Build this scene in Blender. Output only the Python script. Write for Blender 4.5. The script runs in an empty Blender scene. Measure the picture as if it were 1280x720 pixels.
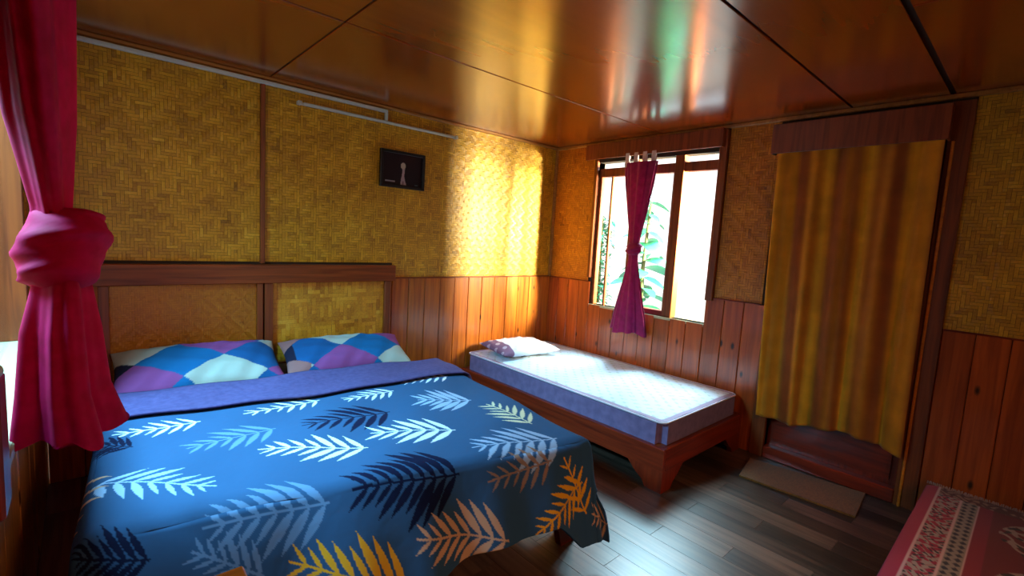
import bpy, bmesh, math, random
import numpy as np
from mathutils import Vector, Matrix
random.seed(7); RNG = np.random.default_rng(5)
S = bpy.context.scene
C = S.collection
# ------------------------------------------------------------------ camera
CAM = dict(loc=(-3.543, -3.370, 1.441), yaw=-0.7338, pitch=-0.1057, roll=0.0584, f=595.46)
def camera():
    y, p, r = CAM['yaw'], CAM['pitch'], CAM['roll']
    fwd = Vector((-math.sin(y)*math.cos(p), math.cos(y)*math.cos(p), math.sin(p)))
    rt = Vector((math.cos(y), math.sin(y), 0)); up = rt.cross(fwd)
    c, s = math.cos(r), math.sin(r)
    R, U = c*rt+s*up, c*up-s*rt
    M = Matrix((R, U, -fwd)).transposed().to_4x4(); M.translation = CAM['loc']
    cd = bpy.data.cameras.new('camera'); co = bpy.data.objects.new('camera', cd); C.objects.link(co)
    co.matrix_world = M; cd.sensor_width = 36; cd.sensor_fit = 'HORIZONTAL'; cd.lens = CAM['f']*36/1280
    cd.clip_start = 0.02
    S.camera = co
camera()
# ------------------------------------------------------------------ world, light, exposure
S.view_settings.view_transform = 'Standard'; S.view_settings.look = 'None'
S.view_settings.gamma = 1; S.view_settings.use_curve_mapping = False
S.view_settings.exposure = 0.0
W = bpy.data.worlds.new('sky'); S.world = W; W.use_nodes = True
W.node_tree.nodes['Background'].inputs[0].default_value = (1.0, 0.98, 0.94, 1)
W.node_tree.nodes['Background'].inputs[1].default_value = 1.7
def area(name, loc, aim, size, power, col, spread=180):
    l = bpy.data.lights.new(name, 'AREA'); l.shape = 'RECTANGLE'; l.size, l.size_y = size
    l.energy = power; l.color = col; l.spread = math.radians(spread)
    o = bpy.data.objects.new(name, l); C.objects.link(o); o.location = loc
    o.rotation_euler = (Vector(aim)-Vector(loc)).to_track_quat('-Z', 'Y').to_euler()
    return o
area('daylight_right_window', (1.0, -.75, 3.0), (-0.9, -1.6, 0.2), (1.0, 1.0), 520, (0.48, 0.83, 1.0))
area('daylight_wall_glow', (0.72, -2.8, 1.75), (-0.35, 0, 1.42), (0.55, 0.6), 310, (1.0, 0.95, 0.62), 60)
area('daylight_left_window', (-4.6, -1.0, 2.6), (-2.4, -1.4, 0.5), (0.9, 0.8), 170, (0.22, 0.66, 1.0), 110)
area('added_warm_front_light', (-1.9, -5.6, 2.1), (-1.6, -2.2, 0.8), (0.8, 0.8), 45, (1.0, 0.50, 0.22))  # unseen lamp added behind the camera to warm the room
# ------------------------------------------------------------------ materials
def mat(name, col=(.5,.5,.5), rough=.6, spec=.5, coat=0, sheen=0):
    m = bpy.data.materials.new(name); m.use_nodes = True
    b = m.node_tree.nodes['Principled BSDF']
    b.inputs['Base Color'].default_value = (*col, 1); b.inputs['Roughness'].default_value = rough
    b.inputs['Specular IOR Level'].default_value = spec
    b.inputs['Coat Weight'].default_value = coat; b.inputs['Coat Roughness'].default_value = .12
    b.inputs['Sheen Weight'].default_value = sheen
    return m, m.node_tree, b
def N(nt, t, **k):
    n = nt.nodes.new(t)
    for a, v in k.items(): setattr(n, a, v)
    return n
def ramp(nt, stops):
    r = N(nt, 'ShaderNodeValToRGB'); e = r.color_ramp.elements
    while len(e) < len(stops): e.new(.5)
    for i, (p, c) in enumerate(stops): e[i].position = p; e[i].color = (*c, 1)
    return r
def wood(name, light, dark, axis='Z', rough=.4, knots=0, coat=0, vary=.35, scale=1.0, bump=.15, spec=.5, knotcol=(.03,.008,.002)):
    m, nt, b = mat(name, light, rough, spec, coat)
    L = nt.links.new
    tc = N(nt, 'ShaderNodeTexCoord'); oi = N(nt, 'ShaderNodeObjectInfo')
    add = N(nt, 'ShaderNodeVectorMath', operation='MULTIPLY_ADD')
    cmb = N(nt, 'ShaderNodeCombineXYZ')
    for i, k in enumerate((17., 31., 23.)):
        mm = N(nt, 'ShaderNodeMath', operation='MULTIPLY'); mm.inputs[1].default_value = k
        L(oi.outputs['Random'], mm.inputs[0]); L(mm.outputs[0], cmb.inputs[i])
    add.inputs[1].default_value = (1, 1, 1)
    L(tc.outputs['Object'], add.inputs[0]); L(cmb.outputs[0], add.inputs[2])
    mp = N(nt, 'ShaderNodeMapping')
    st = {'X': (1.2, 22, 22), 'Y': (22, 1.2, 22), 'Z': (22, 22, 1.2)}[axis]
    mp.inputs['Scale'].default_value = tuple(s*scale for s in st)
    L(add.outputs[0], mp.inputs[0])
    n1 = N(nt, 'ShaderNodeTexNoise'); n1.inputs['Scale'].default_value = 1.6; n1.inputs['Detail'].default_value = 5; n1.inputs['Distortion'].default_value = .7
    L(mp.outputs[0], n1.inputs['Vector'])
    cr = ramp(nt, [(.3, dark), (.62, light)]); L(n1.outputs['Fac'], cr.inputs[0])
    hv = N(nt, 'ShaderNodeHueSaturation'); L(cr.outputs[0], hv.inputs['Color'])
    mr = N(nt, 'ShaderNodeMapRange'); mr.inputs[3].default_value = 1-vary; mr.inputs[4].default_value = 1+vary
    L(oi.outputs['Random'], mr.inputs[0]); L(mr.outputs[0], hv.inputs['Value'])
    out = hv.outputs[0]
    if knots:
        mk = N(nt, 'ShaderNodeMapping'); ks = {'X': (.45, 1, 1), 'Y': (1, .45, 1), 'Z': (1, 1, .45)}[axis]
        mk.inputs['Scale'].default_value = tuple(8*s for s in ks); L(add.outputs[0], mk.inputs[0])
        v = N(nt, 'ShaderNodeTexVoronoi'); v.inputs['Scale'].default_value = 1.0; L(mk.outputs[0], v.inputs['Vector'])
        kr = ramp(nt, [(knots*.45, (0, 0, 0)), (knots, (1, 1, 1))]); L(v.outputs['Distance'], kr.inputs[0])
        mx = N(nt, 'ShaderNodeMix', data_type='RGBA'); L(kr.outputs[0], mx.inputs[0])
        mx.inputs[6].default_value = (*knotcol, 1); L(out, mx.inputs[7]); out = mx.outputs[2]
    L(out, b.inputs['Base Color'])
    if bump:
        bp = N(nt, 'ShaderNodeBump'); bp.inputs['Strength'].default_value = bump; bp.inputs['Distance'].default_value = .003
        L(n1.outputs['Fac'], bp.inputs['Height']); L(bp.outputs[0], b.inputs['Normal'])
    return m
def attr_mat(name, rough=.8, sheen=0, weave=0, spec=.3, noise=0, wrinkle=0):
    m, nt, b = mat(name, (.5,.5,.5), rough, spec, 0, sheen); L = nt.links.new
    a = N(nt, 'ShaderNodeAttribute', attribute_name='print'); out = a.outputs['Color']
    tc = N(nt, 'ShaderNodeTexCoord')
    if noise:
        n = N(nt, 'ShaderNodeTexNoise'); n.inputs['Scale'].default_value = noise; n.inputs['Detail'].default_value = 6
        L(tc.outputs['Object'], n.inputs['Vector'])
        mr = N(nt, 'ShaderNodeMapRange'); mr.inputs[3].default_value = .55; mr.inputs[4].default_value = 1.45; L(n.outputs['Fac'], mr.inputs[0])
        h = N(nt, 'ShaderNodeHueSaturation'); L(out, h.inputs['Color']); L(mr.outputs[0], h.inputs['Value']); out = h.outputs[0]
    L(out, b.inputs['Base Color'])
    if weave or wrinkle:
        n = N(nt, 'ShaderNodeTexNoise'); n.inputs['Scale'].default_value = weave or wrinkle; n.inputs['Detail'].default_value = 3
        L(tc.outputs['Object'], n.inputs['Vector'])
        bp = N(nt, 'ShaderNodeBump'); bp.inputs['Strength'].default_value = .25; bp.inputs['Distance'].default_value = .002 if weave else .02
        L(n.outputs['Fac'], bp.inputs['Height']); L(bp.outputs[0], b.inputs['Normal'])
    return m
def cloth(name, c1, c2, scale=60, rough=.85, sheen=.2, stretch=(1,1,1), trans=0):
    m, nt, b = mat(name, c1, rough, .2, 0, sheen); L = nt.links.new
    tc = N(nt, 'ShaderNodeTexCoord'); mp = N(nt, 'ShaderNodeMapping'); mp.inputs['Scale'].default_value = stretch
    n = N(nt, 'ShaderNodeTexNoise'); n.inputs['Scale'].default_value = scale; n.inputs['Detail'].default_value = 4
    L(tc.outputs['Object'], mp.inputs[0]); L(mp.outputs[0], n.inputs['Vector'])
    r = ramp(nt, [(.35, c2), (.65, c1)]); L(n.outputs['Fac'], r.inputs[0]); L(r.outputs[0], b.inputs['Base Color'])
    bp = N(nt, 'ShaderNodeBump'); bp.inputs['Strength'].default_value = .2; bp.inputs['Distance'].default_value = .002
    L(n.outputs['Fac'], bp.inputs['Height']); L(bp.outputs[0], b.inputs['Normal'])
    if trans:
        t = N(nt, 'ShaderNodeBsdfTranslucent'); L(r.outputs[0], t.inputs['Color'])
        mx = N(nt, 'ShaderNodeMixShader'); mx.inputs[0].default_value = trans
        o = nt.nodes['Material Output']; L(b.outputs[0], mx.inputs[1]); L(t.outputs[0], mx.inputs[2]); L(mx.outputs[0], o.inputs[0])
    return m
def plain(*a, **k): return mat(*a, **k)[0]
M = {}
M['plank'] = wood('wainscot_pine', (.62, .165, .014), (.36, .070, .008), 'Z', .32, knots=.13, vary=.22, coat=.35)
M['plank_red'] = wood('wainscot_red_pine', (.48, .085, .012), (.28, .042, .006), 'Z', .3, knots=.13, vary=.18, coat=.4)
M['plank_left'] = wood('left_wall_pine', (.52, .20, .045), (.30, .10, .022), 'Z', .3, knots=.13, vary=.2, coat=.2)
M['redwood'] = wood('red_stained_wood', (.27, .024, .005), (.13, .010, .003), 'X', .35, vary=.12, coat=.25)
M['redwood_y'] = wood('red_stained_wood_y', (.27, .024, .005), (.13, .010, .003), 'Y', .35, vary=.12, coat=.25)
M['redwood_z'] = wood('red_stained_wood_z', (.27, .024, .005), (.13, .010, .003), 'Z', .35, vary=.12, coat=.25)
M['brown_y'] = wood('brown_board_y', (.27, .055, .014), (.14, .022, .008), 'Z', .4, vary=.1)
M['brown_x'] = wood('brown_board_x', (.30, .055, .007), (.15, .022, .003), 'X', .35, vary=.1)
M['brown_z'] = wood('brown_board_z', (.28, .058, .008), (.13, .022, .004), 'Z', .4, vary=.1)
M['golden_x'] = wood('golden_trim', (.50, .20, .04), (.34, .12, .02), 'X', .4, vary=.1)
M['ceiling'] = wood('varnished_plywood', (.32, .056, .003), (.27, .045, .0025), 'X', .2, vary=.10, coat=.8, scale=.3, bump=0)
M['ceiling'].node_tree.nodes['Principled BSDF'].inputs['Coat Roughness'].default_value = .2
M['laminate'] = wood('floor_laminate', (.135, .070, .045), (.05, .024, .015), 'Y', .34, vary=.6, bump=.1, spec=.6)
M['dark'] = plain('dark_backing', (.035, .014, .006), .8)
M['exterior'] = plain('exterior_render', (.5, .45, .4), .8)
M['orange_z'] = wood('orange_varnished_wood', (.70, .20, .01), (.52, .13, .008), 'X', .35, vary=.05)
M['sill'] = plain('daylit_pale_sill', (.50, .40, .22), .5)  # daylight on the sill boards is put into this pale tone
M['white_plastic'] = plain('white_plastic', (.62, .60, .50), .4)
M['magenta'] = cloth('magenta_cloth', (.62, .0015, .085), (.50, .001, .055), 25, .75, .0, trans=.3)
M['magenta_dark'] = cloth('crimson_cloth', (.34, .004, .10), (.26, .003, .07), 25, .75, .3, trans=.25)
M['tab'] = cloth('pale_curtain_heading', (.75, .60, .60), (.6, .45, .5), 30)
M['sheet_side'] = cloth('mauve_mattress_side', (.24, .16, .30), (.18, .12, .23), 20)
M['piping'] = plain('pale_piping', (.7, .62, .7), .7)
M['cuff'] = cloth('slate_cuff_cloth', (.10, .075, .19), (.075, .055, .15), 40, .85, 0)
M['mattress'] = cloth('grey_mattress', (.16, .14, .16), (.12, .1, .12), 40)
M['mat'] = cloth('brown_coir', (.24, .085, .012), (.15, .05, .008), 120, .95)
M['leaf'] = plain('green_leaf', (.03, .30, .16), .35)
M['leaf_dark'] = plain('dark_green_leaf', (.02, .20, .10), .4)
M['stem'] = plain('green_stem', (.10, .16, .05), .6)
M['grass'] = cloth('pale_yard_ground', (.82, .82, .76), (.74, .74, .68), 6)
M['black'] = plain('black_frame', (.008, .007, .008), .35)
M['print'] = attr_mat('printed_cotton', .9, 0, wrinkle=9, spec=.12)
M['pillow'] = attr_mat('patchwork_cotton', .9, 0, wrinkle=14, spec=.15)
M['sheet'] = attr_mat('pale_printed_sheet', .8, .1)
M['rug'] = attr_mat('woven_rug_pile', .95, .2, weave=300)
M['photo'] = attr_mat('photo_print', .3)
M['door_cloth'] = attr_mat('golden_door_cloth', .8, .1, weave=200, noise=8)
M['fringe'] = plain('rug_fringe_cotton', (.45, .30, .26), .9)
def bamboo(name, stops, rough=.45):
    m, nt, b = mat(name, (.5,.3,.05), rough, .5); L = nt.links.new
    a = N(nt, 'ShaderNodeAttribute', attribute_name='print'); tc = N(nt, 'ShaderNodeTexCoord')
    n = N(nt, 'ShaderNodeTexNoise'); n.inputs['Scale'].default_value = 5; n.inputs['Detail'].default_value = 5
    L(tc.outputs['Object'], n.inputs['Vector'])
    n2 = N(nt, 'ShaderNodeTexNoise'); n2.inputs['Scale'].default_value = 90; n2.inputs['Detail'].default_value = 2
    L(tc.outputs['Object'], n2.inputs['Vector'])
    s = N(nt, 'ShaderNodeMath', operation='MULTIPLY_ADD'); s.inputs[1].default_value = .5
    L(n.outputs['Fac'], s.inputs[0]); L(a.outputs['Fac'], s.inputs[2])
    s2 = N(nt, 'ShaderNodeMath', operation='MULTIPLY_ADD'); s2.inputs[1].default_value = .35
    L(n2.outputs['Fac'], s2.inputs[0]); L(s.outputs[0], s2.inputs[2])
    r = ramp(nt, stops); L(s2.outputs[0], r.inputs[0]); L(r.outputs[0], b.inputs['Base Color'])
    return m
M['bamboo'] = bamboo('woven_bamboo_gold', [(.25, (.10, .035, .004)), (.5, (.46, .195, .006)), (.78, (.72, .35, .012)), (1, (.85, .50, .04))])
M['bamboo_orange'] = bamboo('woven_bamboo_amber', [(.25, (.10, .03, .004)), (.5, (.42, .12, .005)), (.78, (.60, .20, .008)), (1, (.74, .30, .02))])
M['panel_smooth'] = bamboo('flat_bamboo_sheet', [(.2, (.12, .04, .004)), (.5, (.50, .15, .005)), (1, (.64, .23, .01))])
M['headboard_weave'] = bamboo('headboard_basket_weave', [(.2, (.20, .05, .004)), (.5, (.50, .17, .008)), (.75, (.80, .36, .02)), (1, (.9, .5, .05))])
def thin_glass():
    m = bpy.data.materials.new('window_glass'); m.use_nodes = True; nt = m.node_tree; nt.nodes.clear(); L = nt.links.new
    o = N(nt, 'ShaderNodeOutputMaterial'); t = N(nt, 'ShaderNodeBsdfTransparent'); g = N(nt, 'ShaderNodeBsdfGlossy'); g.inputs['Roughness'].default_value = .02
    f = N(nt, 'ShaderNodeFresnel'); f.inputs[0].default_value = 1.45; x = N(nt, 'ShaderNodeMixShader')
    t.inputs[0].default_value = (.97, .99, .99, 1)
    ge = N(nt, 'ShaderNodeNewGeometry'); mr = N(nt, 'ShaderNodeMapRange'); mr.inputs[3].default_value = 1.3; mr.inputs[4].default_value = 1/1.3
    L(ge.outputs['Backfacing'], mr.inputs[0]); L(mr.outputs[0], f.inputs[0])
    L(f.outputs[0], x.inputs[0]); L(t.outputs[0], x.inputs[1]); L(g.outputs[0], x.inputs[2]); L(x.outputs[0], o.inputs[0])
    return m
M['glass'] = thin_glass()
# ------------------------------------------------------------------ builders
def bm_box(bm, lo, hi, bev=0):
    r = bmesh.ops.create_cube(bm, size=1); vs = r['verts']
    lo, hi = Vector(lo), Vector(hi)
    for v in vs: v.co = Vector(((lo[i]+hi[i])/2+v.co[i]*(hi[i]-lo[i]) for i in range(3)))
    if bev:
        es = list({e for v in vs for e in v.link_edges})
        bmesh.ops.bevel(bm, geom=es, offset=bev, segments=1, affect='EDGES')
def bm_prism(bm, pts, axis, a, b):
    """extrude a 2D outline along axis (0,1,2) from a to b"""
    def P(p, t):
        l = list(p); l.insert(axis, t); return l
    A = [bm.verts.new(P(p, a)) for p in pts]; B = [bm.verts.new(P(p, b)) for p in pts]
    bm.faces.new(A); bm.faces.new(B[::-1])
    for i in range(len(pts)): j = (i+1) % len(pts); bm.faces.new((A[j], A[i], B[i], B[j]))
    bmesh.ops.recalc_face_normals(bm, faces=bm.faces[:])
def bm_tube(bm, pts, r, n=8):
    rings = []
    for i, p in enumerate(pts):
        p = Vector(p); a = Vector(pts[max(i-1, 0)]); b = Vector(pts[min(i+1, len(pts)-1)]); d = (b-a).normalized()
        s = d.orthogonal().normalized() if abs(d.z) < .95 else Vector((1, 0, 0)).cross(d).normalized()
        if abs(d.z) < .95: s = d.cross(Vector((0, 0, 1))).normalized()
        t = d.cross(s); rr = r[i] if isinstance(r, (list, tuple)) else r
        rings.append([bm.verts.new(p+rr*(math.cos(2*math.pi*k/n)*s+math.sin(2*math.pi*k/n)*t)) for k in range(n)])
    for A, B in zip(rings, rings[1:]):
        for k in range(n): bm.faces.new((A[k], A[(k+1) % n], B[(k+1) % n], B[k]))
    bm.faces.new(rings[0][::-1]); bm.faces.new(rings[-1])
    bmesh.ops.recalc_face_normals(bm, faces=bm.faces[:])
def link(name, me, m=None, parent=None, smooth=False):
    o = bpy.data.objects.new(name, me); C.objects.link(o)
    if m is not None and not me.materials: me.materials.append(m)
    if parent is not None: o.parent = parent; o.matrix_parent_inverse = Matrix.Translation(-parent.location) if parent.location.length else Matrix()
    if smooth: me.shade_smooth()
    return o
def obj(name, bm, m, parent=None, smooth=False):
    me = bpy.data.meshes.new(name); bm.to_mesh(me); bm.free()
    return link(name, me, m, parent, smooth)
def box(name, lo, hi, m, parent=None, bev=.003):
    bm = bmesh.new(); bm_box(bm, lo, hi, bev); return obj(name, bm, m, parent)
def boxes(name, bl, m, parent=None, bev=0):
    bm = bmesh.new()
    for lo, hi in bl: bm_box(bm, lo, hi, bev)
    return obj(name, bm, m, parent)
def pymesh(name, V, F, m, parent=None, smooth=True, colors=None):
    me = bpy.data.meshes.new(name); me.from_pydata([tuple(map(float, v)) for v in V], [], F); me.update()
    if colors is not None:
        at = me.color_attributes.new('print', 'FLOAT_COLOR', 'POINT')
        c = np.ones((len(V), 4), dtype=np.float32); c[:, :colors.shape[1]] = colors
        at.data.foreach_set('color', c.ravel())
    return link(name, me, m, parent, smooth)
def grid_faces(nu, nv, wrap=False):
    F = []
    for j in range(nv-1):
        for i in range(nu-1 if not wrap else nu):
            k = (i+1) % nu
            F.append((j*nu+i, j*nu+k, (j+1)*nu+k, (j+1)*nu+i))
    return F
def thing(name, label, cat, loc, group=None):
    o = bpy.data.objects.new(name, None); C.objects.link(o); o.location = loc; o.empty_display_size = .1
    return tag(o, label, cat, group)
def tag(o, label, cat, group=None):
    o['label'] = label; o['category'] = cat
    if group: o['group'] = group
    return o
def struct(o): o['kind'] = 'structure'; return o
bpy.context.view_layer.update()

# ------------------------------------------------------------------ room shell
XL, YF, H, WZ = -3.72, -4.8, 2.35, 1.07      # left wall, front wall, ceiling height, wainscot height
floor = struct(box('floor', (XL-.1, YF-.1, -.12), (.12, .1, -.012), M['dark'], bev=0))
pl = None; k = 0; x = XL
pw = .125
while x < .0:
    y = .0 - (k % 3)*.31; 
    y0 = 0.0
    ends = [0.0]; yy = -(.35+.31*(k % 3))
    while yy > YF: ends.append(yy); yy -= .93
    ends.append(YF)
    for a, b in zip(ends, ends[1:]):
        if a-b < .02: continue
        box('plank', (x+.0004, b+.0004, -.012), (min(x+pw, .02)-.0004, a-.0004, 0), M['laminate'], floor, bev=.0008)
    x += pw; k += 1
ceiling = struct(box('ceiling', (XL-.1, YF-.1, H+.012), (.12, .1, H+.1), M['dark'], bev=0))
ys = [0, -1.17, -2.47, -2.93, -4.15, YF]; gaps = [.0, .005, .006, .012, .005, 0]
rows = [[XL, -2.65, 0.02], [XL, -2.65, 0.02], [XL, -2.65, .02], [XL, -1.3, .02], [XL, -1.3, .02]]
for r, (a, b) in enumerate(zip(ys, ys[1:])):
    xs = rows[r]
    for i, (c, d) in enumerate(zip(xs, xs[1:])):
        box('panel', (c+.005, b+gaps[r+1], H), (d-.005, a-gaps[r], H+.012), M['ceiling'], ceiling, bev=.002)
# --- woven bamboo relief
def weave_data(w, h, mode, cell=.018, nover=3):
    nu, nv = int(w/cell), int(h/cell); cu, cv = w/nu, h/nv
    V, F, K = [], [], []
    def over(i, j):
        if mode == 'v': t = abs(i % 12-6)+j
        elif mode == 'h': t = i+abs(j % 6-3)
        elif mode == 'z': t = abs(i % 6-3)+j
        else: t = i+j if ((i//9+j//9) % 2) else i-j
        return t % (2*nover) < nover
    def seg(u0, u1, v0, v1, vert):
        b = len(V); g = .0007; col = random.gauss(.24, .075)
        hh = .0022
        if vert:
            for t, z in ((v0+g*.5, .0), ((v0+v1)/2, hh), (v1-g*.5, 0)): V.append((u0+g, t, z)); V.append((u1-g, t, z))
        else:
            for t, z in ((u0+g*.5, 0), ((u0+u1)/2, hh), (u1-g*.5, 0)): V.append((t, v1-g, z)); V.append((t, v0+g, z))
        F.append((b, b+1, b+3, b+2)); F.append((b+2, b+3, b+5, b+4)); K.extend([col]*6)
    for i in range(nu):
        j = 0
        while j < nv:
            if over(i, j):
                e = j
                while e < nv and over(i, e) and e-j < 4: e += 1
                seg(i*cu, (i+1)*cu, j*cv, e*cv, True); j = e
            else: j += 1
    for j in range(nv):
        i = 0
        while i < nu:
            if not over(i, j):
                e = i
                while e < nu and not over(e, j) and e-i < 4: e += 1
                seg(i*cu, e*cu, j*cv, (j+1)*cv, False); i = e
            else: i += 1
    return np.array(V), F, np.array(K)
def weave(parent, wall, a0, a1, z0, z1, base, mode, m, cell=.018, name='woven_bamboo_panel'):
    """wall 'back': a = x, relief towards -y; 'right': a = y (a0>a1 seen from inside), relief towards -x; 'left': relief +x"""
    V, F, K = weave_data(abs(a1-a0), z1-z0, mode, cell)
    P = np.zeros_like(V)
    if wall == 'back': P[:, 0] = a0+V[:, 0]; P[:, 1] = base-V[:, 2]; P[:, 2] = z0+V[:, 1]
    elif wall == 'right': P[:, 1] = a0-V[:, 0]; P[:, 0] = base-V[:, 2]; P[:, 2] = z0+V[:, 1]
    elif wall == 'left': P[:, 1] = a0+V[:, 0]; P[:, 0] = base+V[:, 2]; P[:, 2] = z0+V[:, 1]
    else: P[:, 0] = a0-V[:, 0]; P[:, 1] = base+V[:, 2]; P[:, 2] = z0+V[:, 1]
    c = np.repeat(K[:, None], 3, 1)
    o = pymesh(name, P, F, m, parent, False, c); o['kind'] = 'stuff'; return o
def planks(parent, wall, spans, m, w=.145):
    """vertical boards; spans = list of (a_start, a_end, z0, z1); shared look, own edges"""
    for (a0, a1, z0, z1) in spans:
        n = max(1, round(abs(a1-a0)/w)); d = (a1-a0)/n
        for i in range(n):
            lo_, hi_ = sorted((a0+i*d, a0+(i+1)*d)); lo_ += .0015; hi_ -= .0015
            jit = random.uniform(-.0015, .0015)
            if wall == 'back': b = ((lo_, 0+jit, z0), (hi_, .018, z1))
            elif wall == 'right': b = ((0+jit, lo_, z0), (.018, hi_, z1))
            elif wall == 'left': b = ((XL-.018, lo_, z0), (XL+jit, hi_, z1))
            else: b = ((lo_, YF-.018, z0), (hi_, YF+jit, z1))
            box('plank', b[0], b[1], m, parent, bev=.004)
XB, XH = -2.69, -1.765
wall_back = struct(box('wall_back', (XL-.1, .018, -.05), (.12, .1, H+.02), M['dark'], bev=0))
planks(wall_back, 'back', [(XL, XB, 0, 1.15), (XB, XH, 0, 1.15), (XH, 0.018, 0, WZ)], M['plank'], .15)
weave(wall_back, 'back', XL, XB-.012, WZ+.12, H-.0, .012, 'v', M['bamboo'])
weave(wall_back, 'back', XB+.012, XH, WZ+.12, H, .012, 'h', M['bamboo'])
weave(wall_back, 'back', XH, .0, WZ+.004, H, .012, 'h', M['bamboo'])
box('batten', (XB-.013, -.012, 1.18), (XB+.013, .016, H-.02), M['brown_z'], wall_back)
box('moulding', (XL, -.014, H-.02), (.0, .014, H), M['golden_x'], wall_back, .004)
box('ledge', (XH, -.006, WZ-.004), (.0, .012, WZ+.008), M['brown_x'], wall_back)
# right wall with window and door openings
WY0, WY1, WB, WT = -.53, -1.665, .86, 2.17
DY0, DY1, DT = -2.19, -2.93, 2.2
wall_right = struct(boxes('wall_right', [((.018, 0.0, -.05), (.11, WY0, H+.02)), ((.018, WY0, -.05), (.11, WY1, WB)), ((.018, WY0, WT), (.11, WY1, H+.02)),
    ((.018, WY1, -.05), (.11, DY0, H+.02)), ((.018, DY0, DT), (.11, DY1, H+.02)), ((.018, DY1, -.05), (.11, YF-.1, H+.02))], M['dark']))
planks(wall_right, 'right', [(0, WY0-.0, 0, WZ), (WY0, WY1, 0, WB), (WY1, -2.10, 0, WZ), (-3.03, YF, 0, WZ)], M['plank_red'], .14)
weave(wall_right, 'right', 0.0, WY0+.03, WZ+.004, H, .012, 'd', M['bamboo_orange'])
weave(wall_right, 'right', WY1-.06, -2.07, WZ+.004, H, .012, 'd', M['bamboo_orange'])
weave(wall_right, 'right', -3.03, YF, WZ+.004, H, .012, 'd', M['bamboo'])
box('ledge', (-.006, WY0+.03, WZ-.004), (.012, 0, WZ+.006), M['redwood_y'], wall_right)
box('ledge', (-.006, -2.07, WZ-.004), (.012, WY1-.05, WZ+.006), M['redwood_y'], wall_right)
box('ledge', (-.006, YF, WZ-.004), (.012, -3.03, WZ+.006), M['redwood_y'], wall_right)
box('moulding', (-.014, YF, H-.025), (.014, 0, H), M['golden_x'], wall_right, .004)
box('corner_bead', (-.014, -.014, WZ), (.012, .012, H-.02), M['golden_x'], wall_right, .003)
# left wall
LWB, LWT, LY0, LY1 = .88, 2.12, -.55, -2.75
wall_left = struct(boxes('wall_left', [((XL-.11, LY0, -.05), (XL-.018, .0, H+.02)), ((XL-.11, YF-.1, -.05), (XL-.018, LY1, H+.02)),
    ((XL-.11, LY1, -.05), (XL-.018, LY0, LWB)), ((XL-.11, LY1, LWT), (XL-.018, LY0, H+.02))], M['dark']))
planks(wall_left, 'left', [(0, LY0, 0, WZ), (LY0, LY1, 0, LWB), (LY1, YF, 0, WZ)], M['plank_left'], .18)
weave(wall_left, 'left', LY0, 0, WZ, H, XL-.006, 'v', M['bamboo_orange'], .03)
weave(wall_left, 'left', YF, LY1, WZ, H, XL-.006, 'v', M['bamboo_orange'], .03)
box('lintel_board', (XL-.018, LY1, LWT), (XL, LY0, H), M['brown_x'], wall_left)
# front wall (behind the camera) with a high opening added to let in warm light
FX0, FX1, FB, FT = -2.5, -1.4, 1.1, 2.0
wall_front = struct(boxes('wall_front', [((XL-.1, YF-.11, -.05), (FX0, YF-.018, H+.02)), ((FX1, YF-.11, -.05), (.02, YF-.018, H+.02)),
    ((FX0, YF-.11, -.05), (FX1, YF-.018, FB)), ((FX0, YF-.11, FT), (FX1, YF-.018, H+.02))], M['dark']))
planks(wall_front, 'front', [(XL, 0, 0, WZ)], M['plank'], .2)
weave(wall_front, 'front', 0, FX1, WZ, H, YF-.006, 'v', M['bamboo'], .03)
weave(wall_front, 'front', FX0, XL, WZ, H, YF-.006, 'v', M['bamboo'], .03)
# --- window 1 (right wall)
w1 = struct(bpy.data.objects.new('window_1', None)); C.objects.link(w1); w1.location = (.05, (WY0+WY1)/2, WB)
bm = bmesh.new()
bm_box(bm, (-.02, WY1-.055, WB+.19), (.10, WY1+.0, H-.03), .003)      # right casing
bm_box(bm, (-.012, WY0, WB+.25), (.10, WY0+.035, H-.03), .003)
obj('casing', bm, M['brown_z'], w1)
boxes('sill', [((.0, WY1, WB-.02), (.14, WY0, WB))], M['sill'], w1)
boxes('head_rail', [((.03, WY1, 2.04), (.085, WY0, 2.115))], M['brown_y'], w1, .003)
box('mullion', (.015, -1.375, WB), (.095, -1.295, 2.17), M['brown_z'], w1)
box('mullion', (.02, -.955, WB), (.095, -.895, 2.17), M['brown_z'], w1)
box('glazing_bar', (.045, -.675, WB), (.07, -.655, 2.04), M['brown_z'], w1)
box('sash_rail', (.03, -1.295, WB), (.085, -.955, WB+.045), M['redwood_y'], w1)
box('sash_stile', (.03, -1.31, WB+.045), (.085, -1.28, 2.04), M['redwood_z'], w1)
box('sash_stile', (.03, -.965, WB+.045), (.085, -.94, 2.04), M['redwood_z'], w1)
box('edge_stile', (.03, WY0-.03, WB), (.085, WY0, 2.04), M['brown_z'], w1)
for a, b in ((WY0-.03, -.655), (-.675, -.895), (-.955, -1.295), (-1.375, WY1)):
    box('pane', (.058, b, WB+.002), (.061, a, 2.04), M['glass'], w1, 0)
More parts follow.
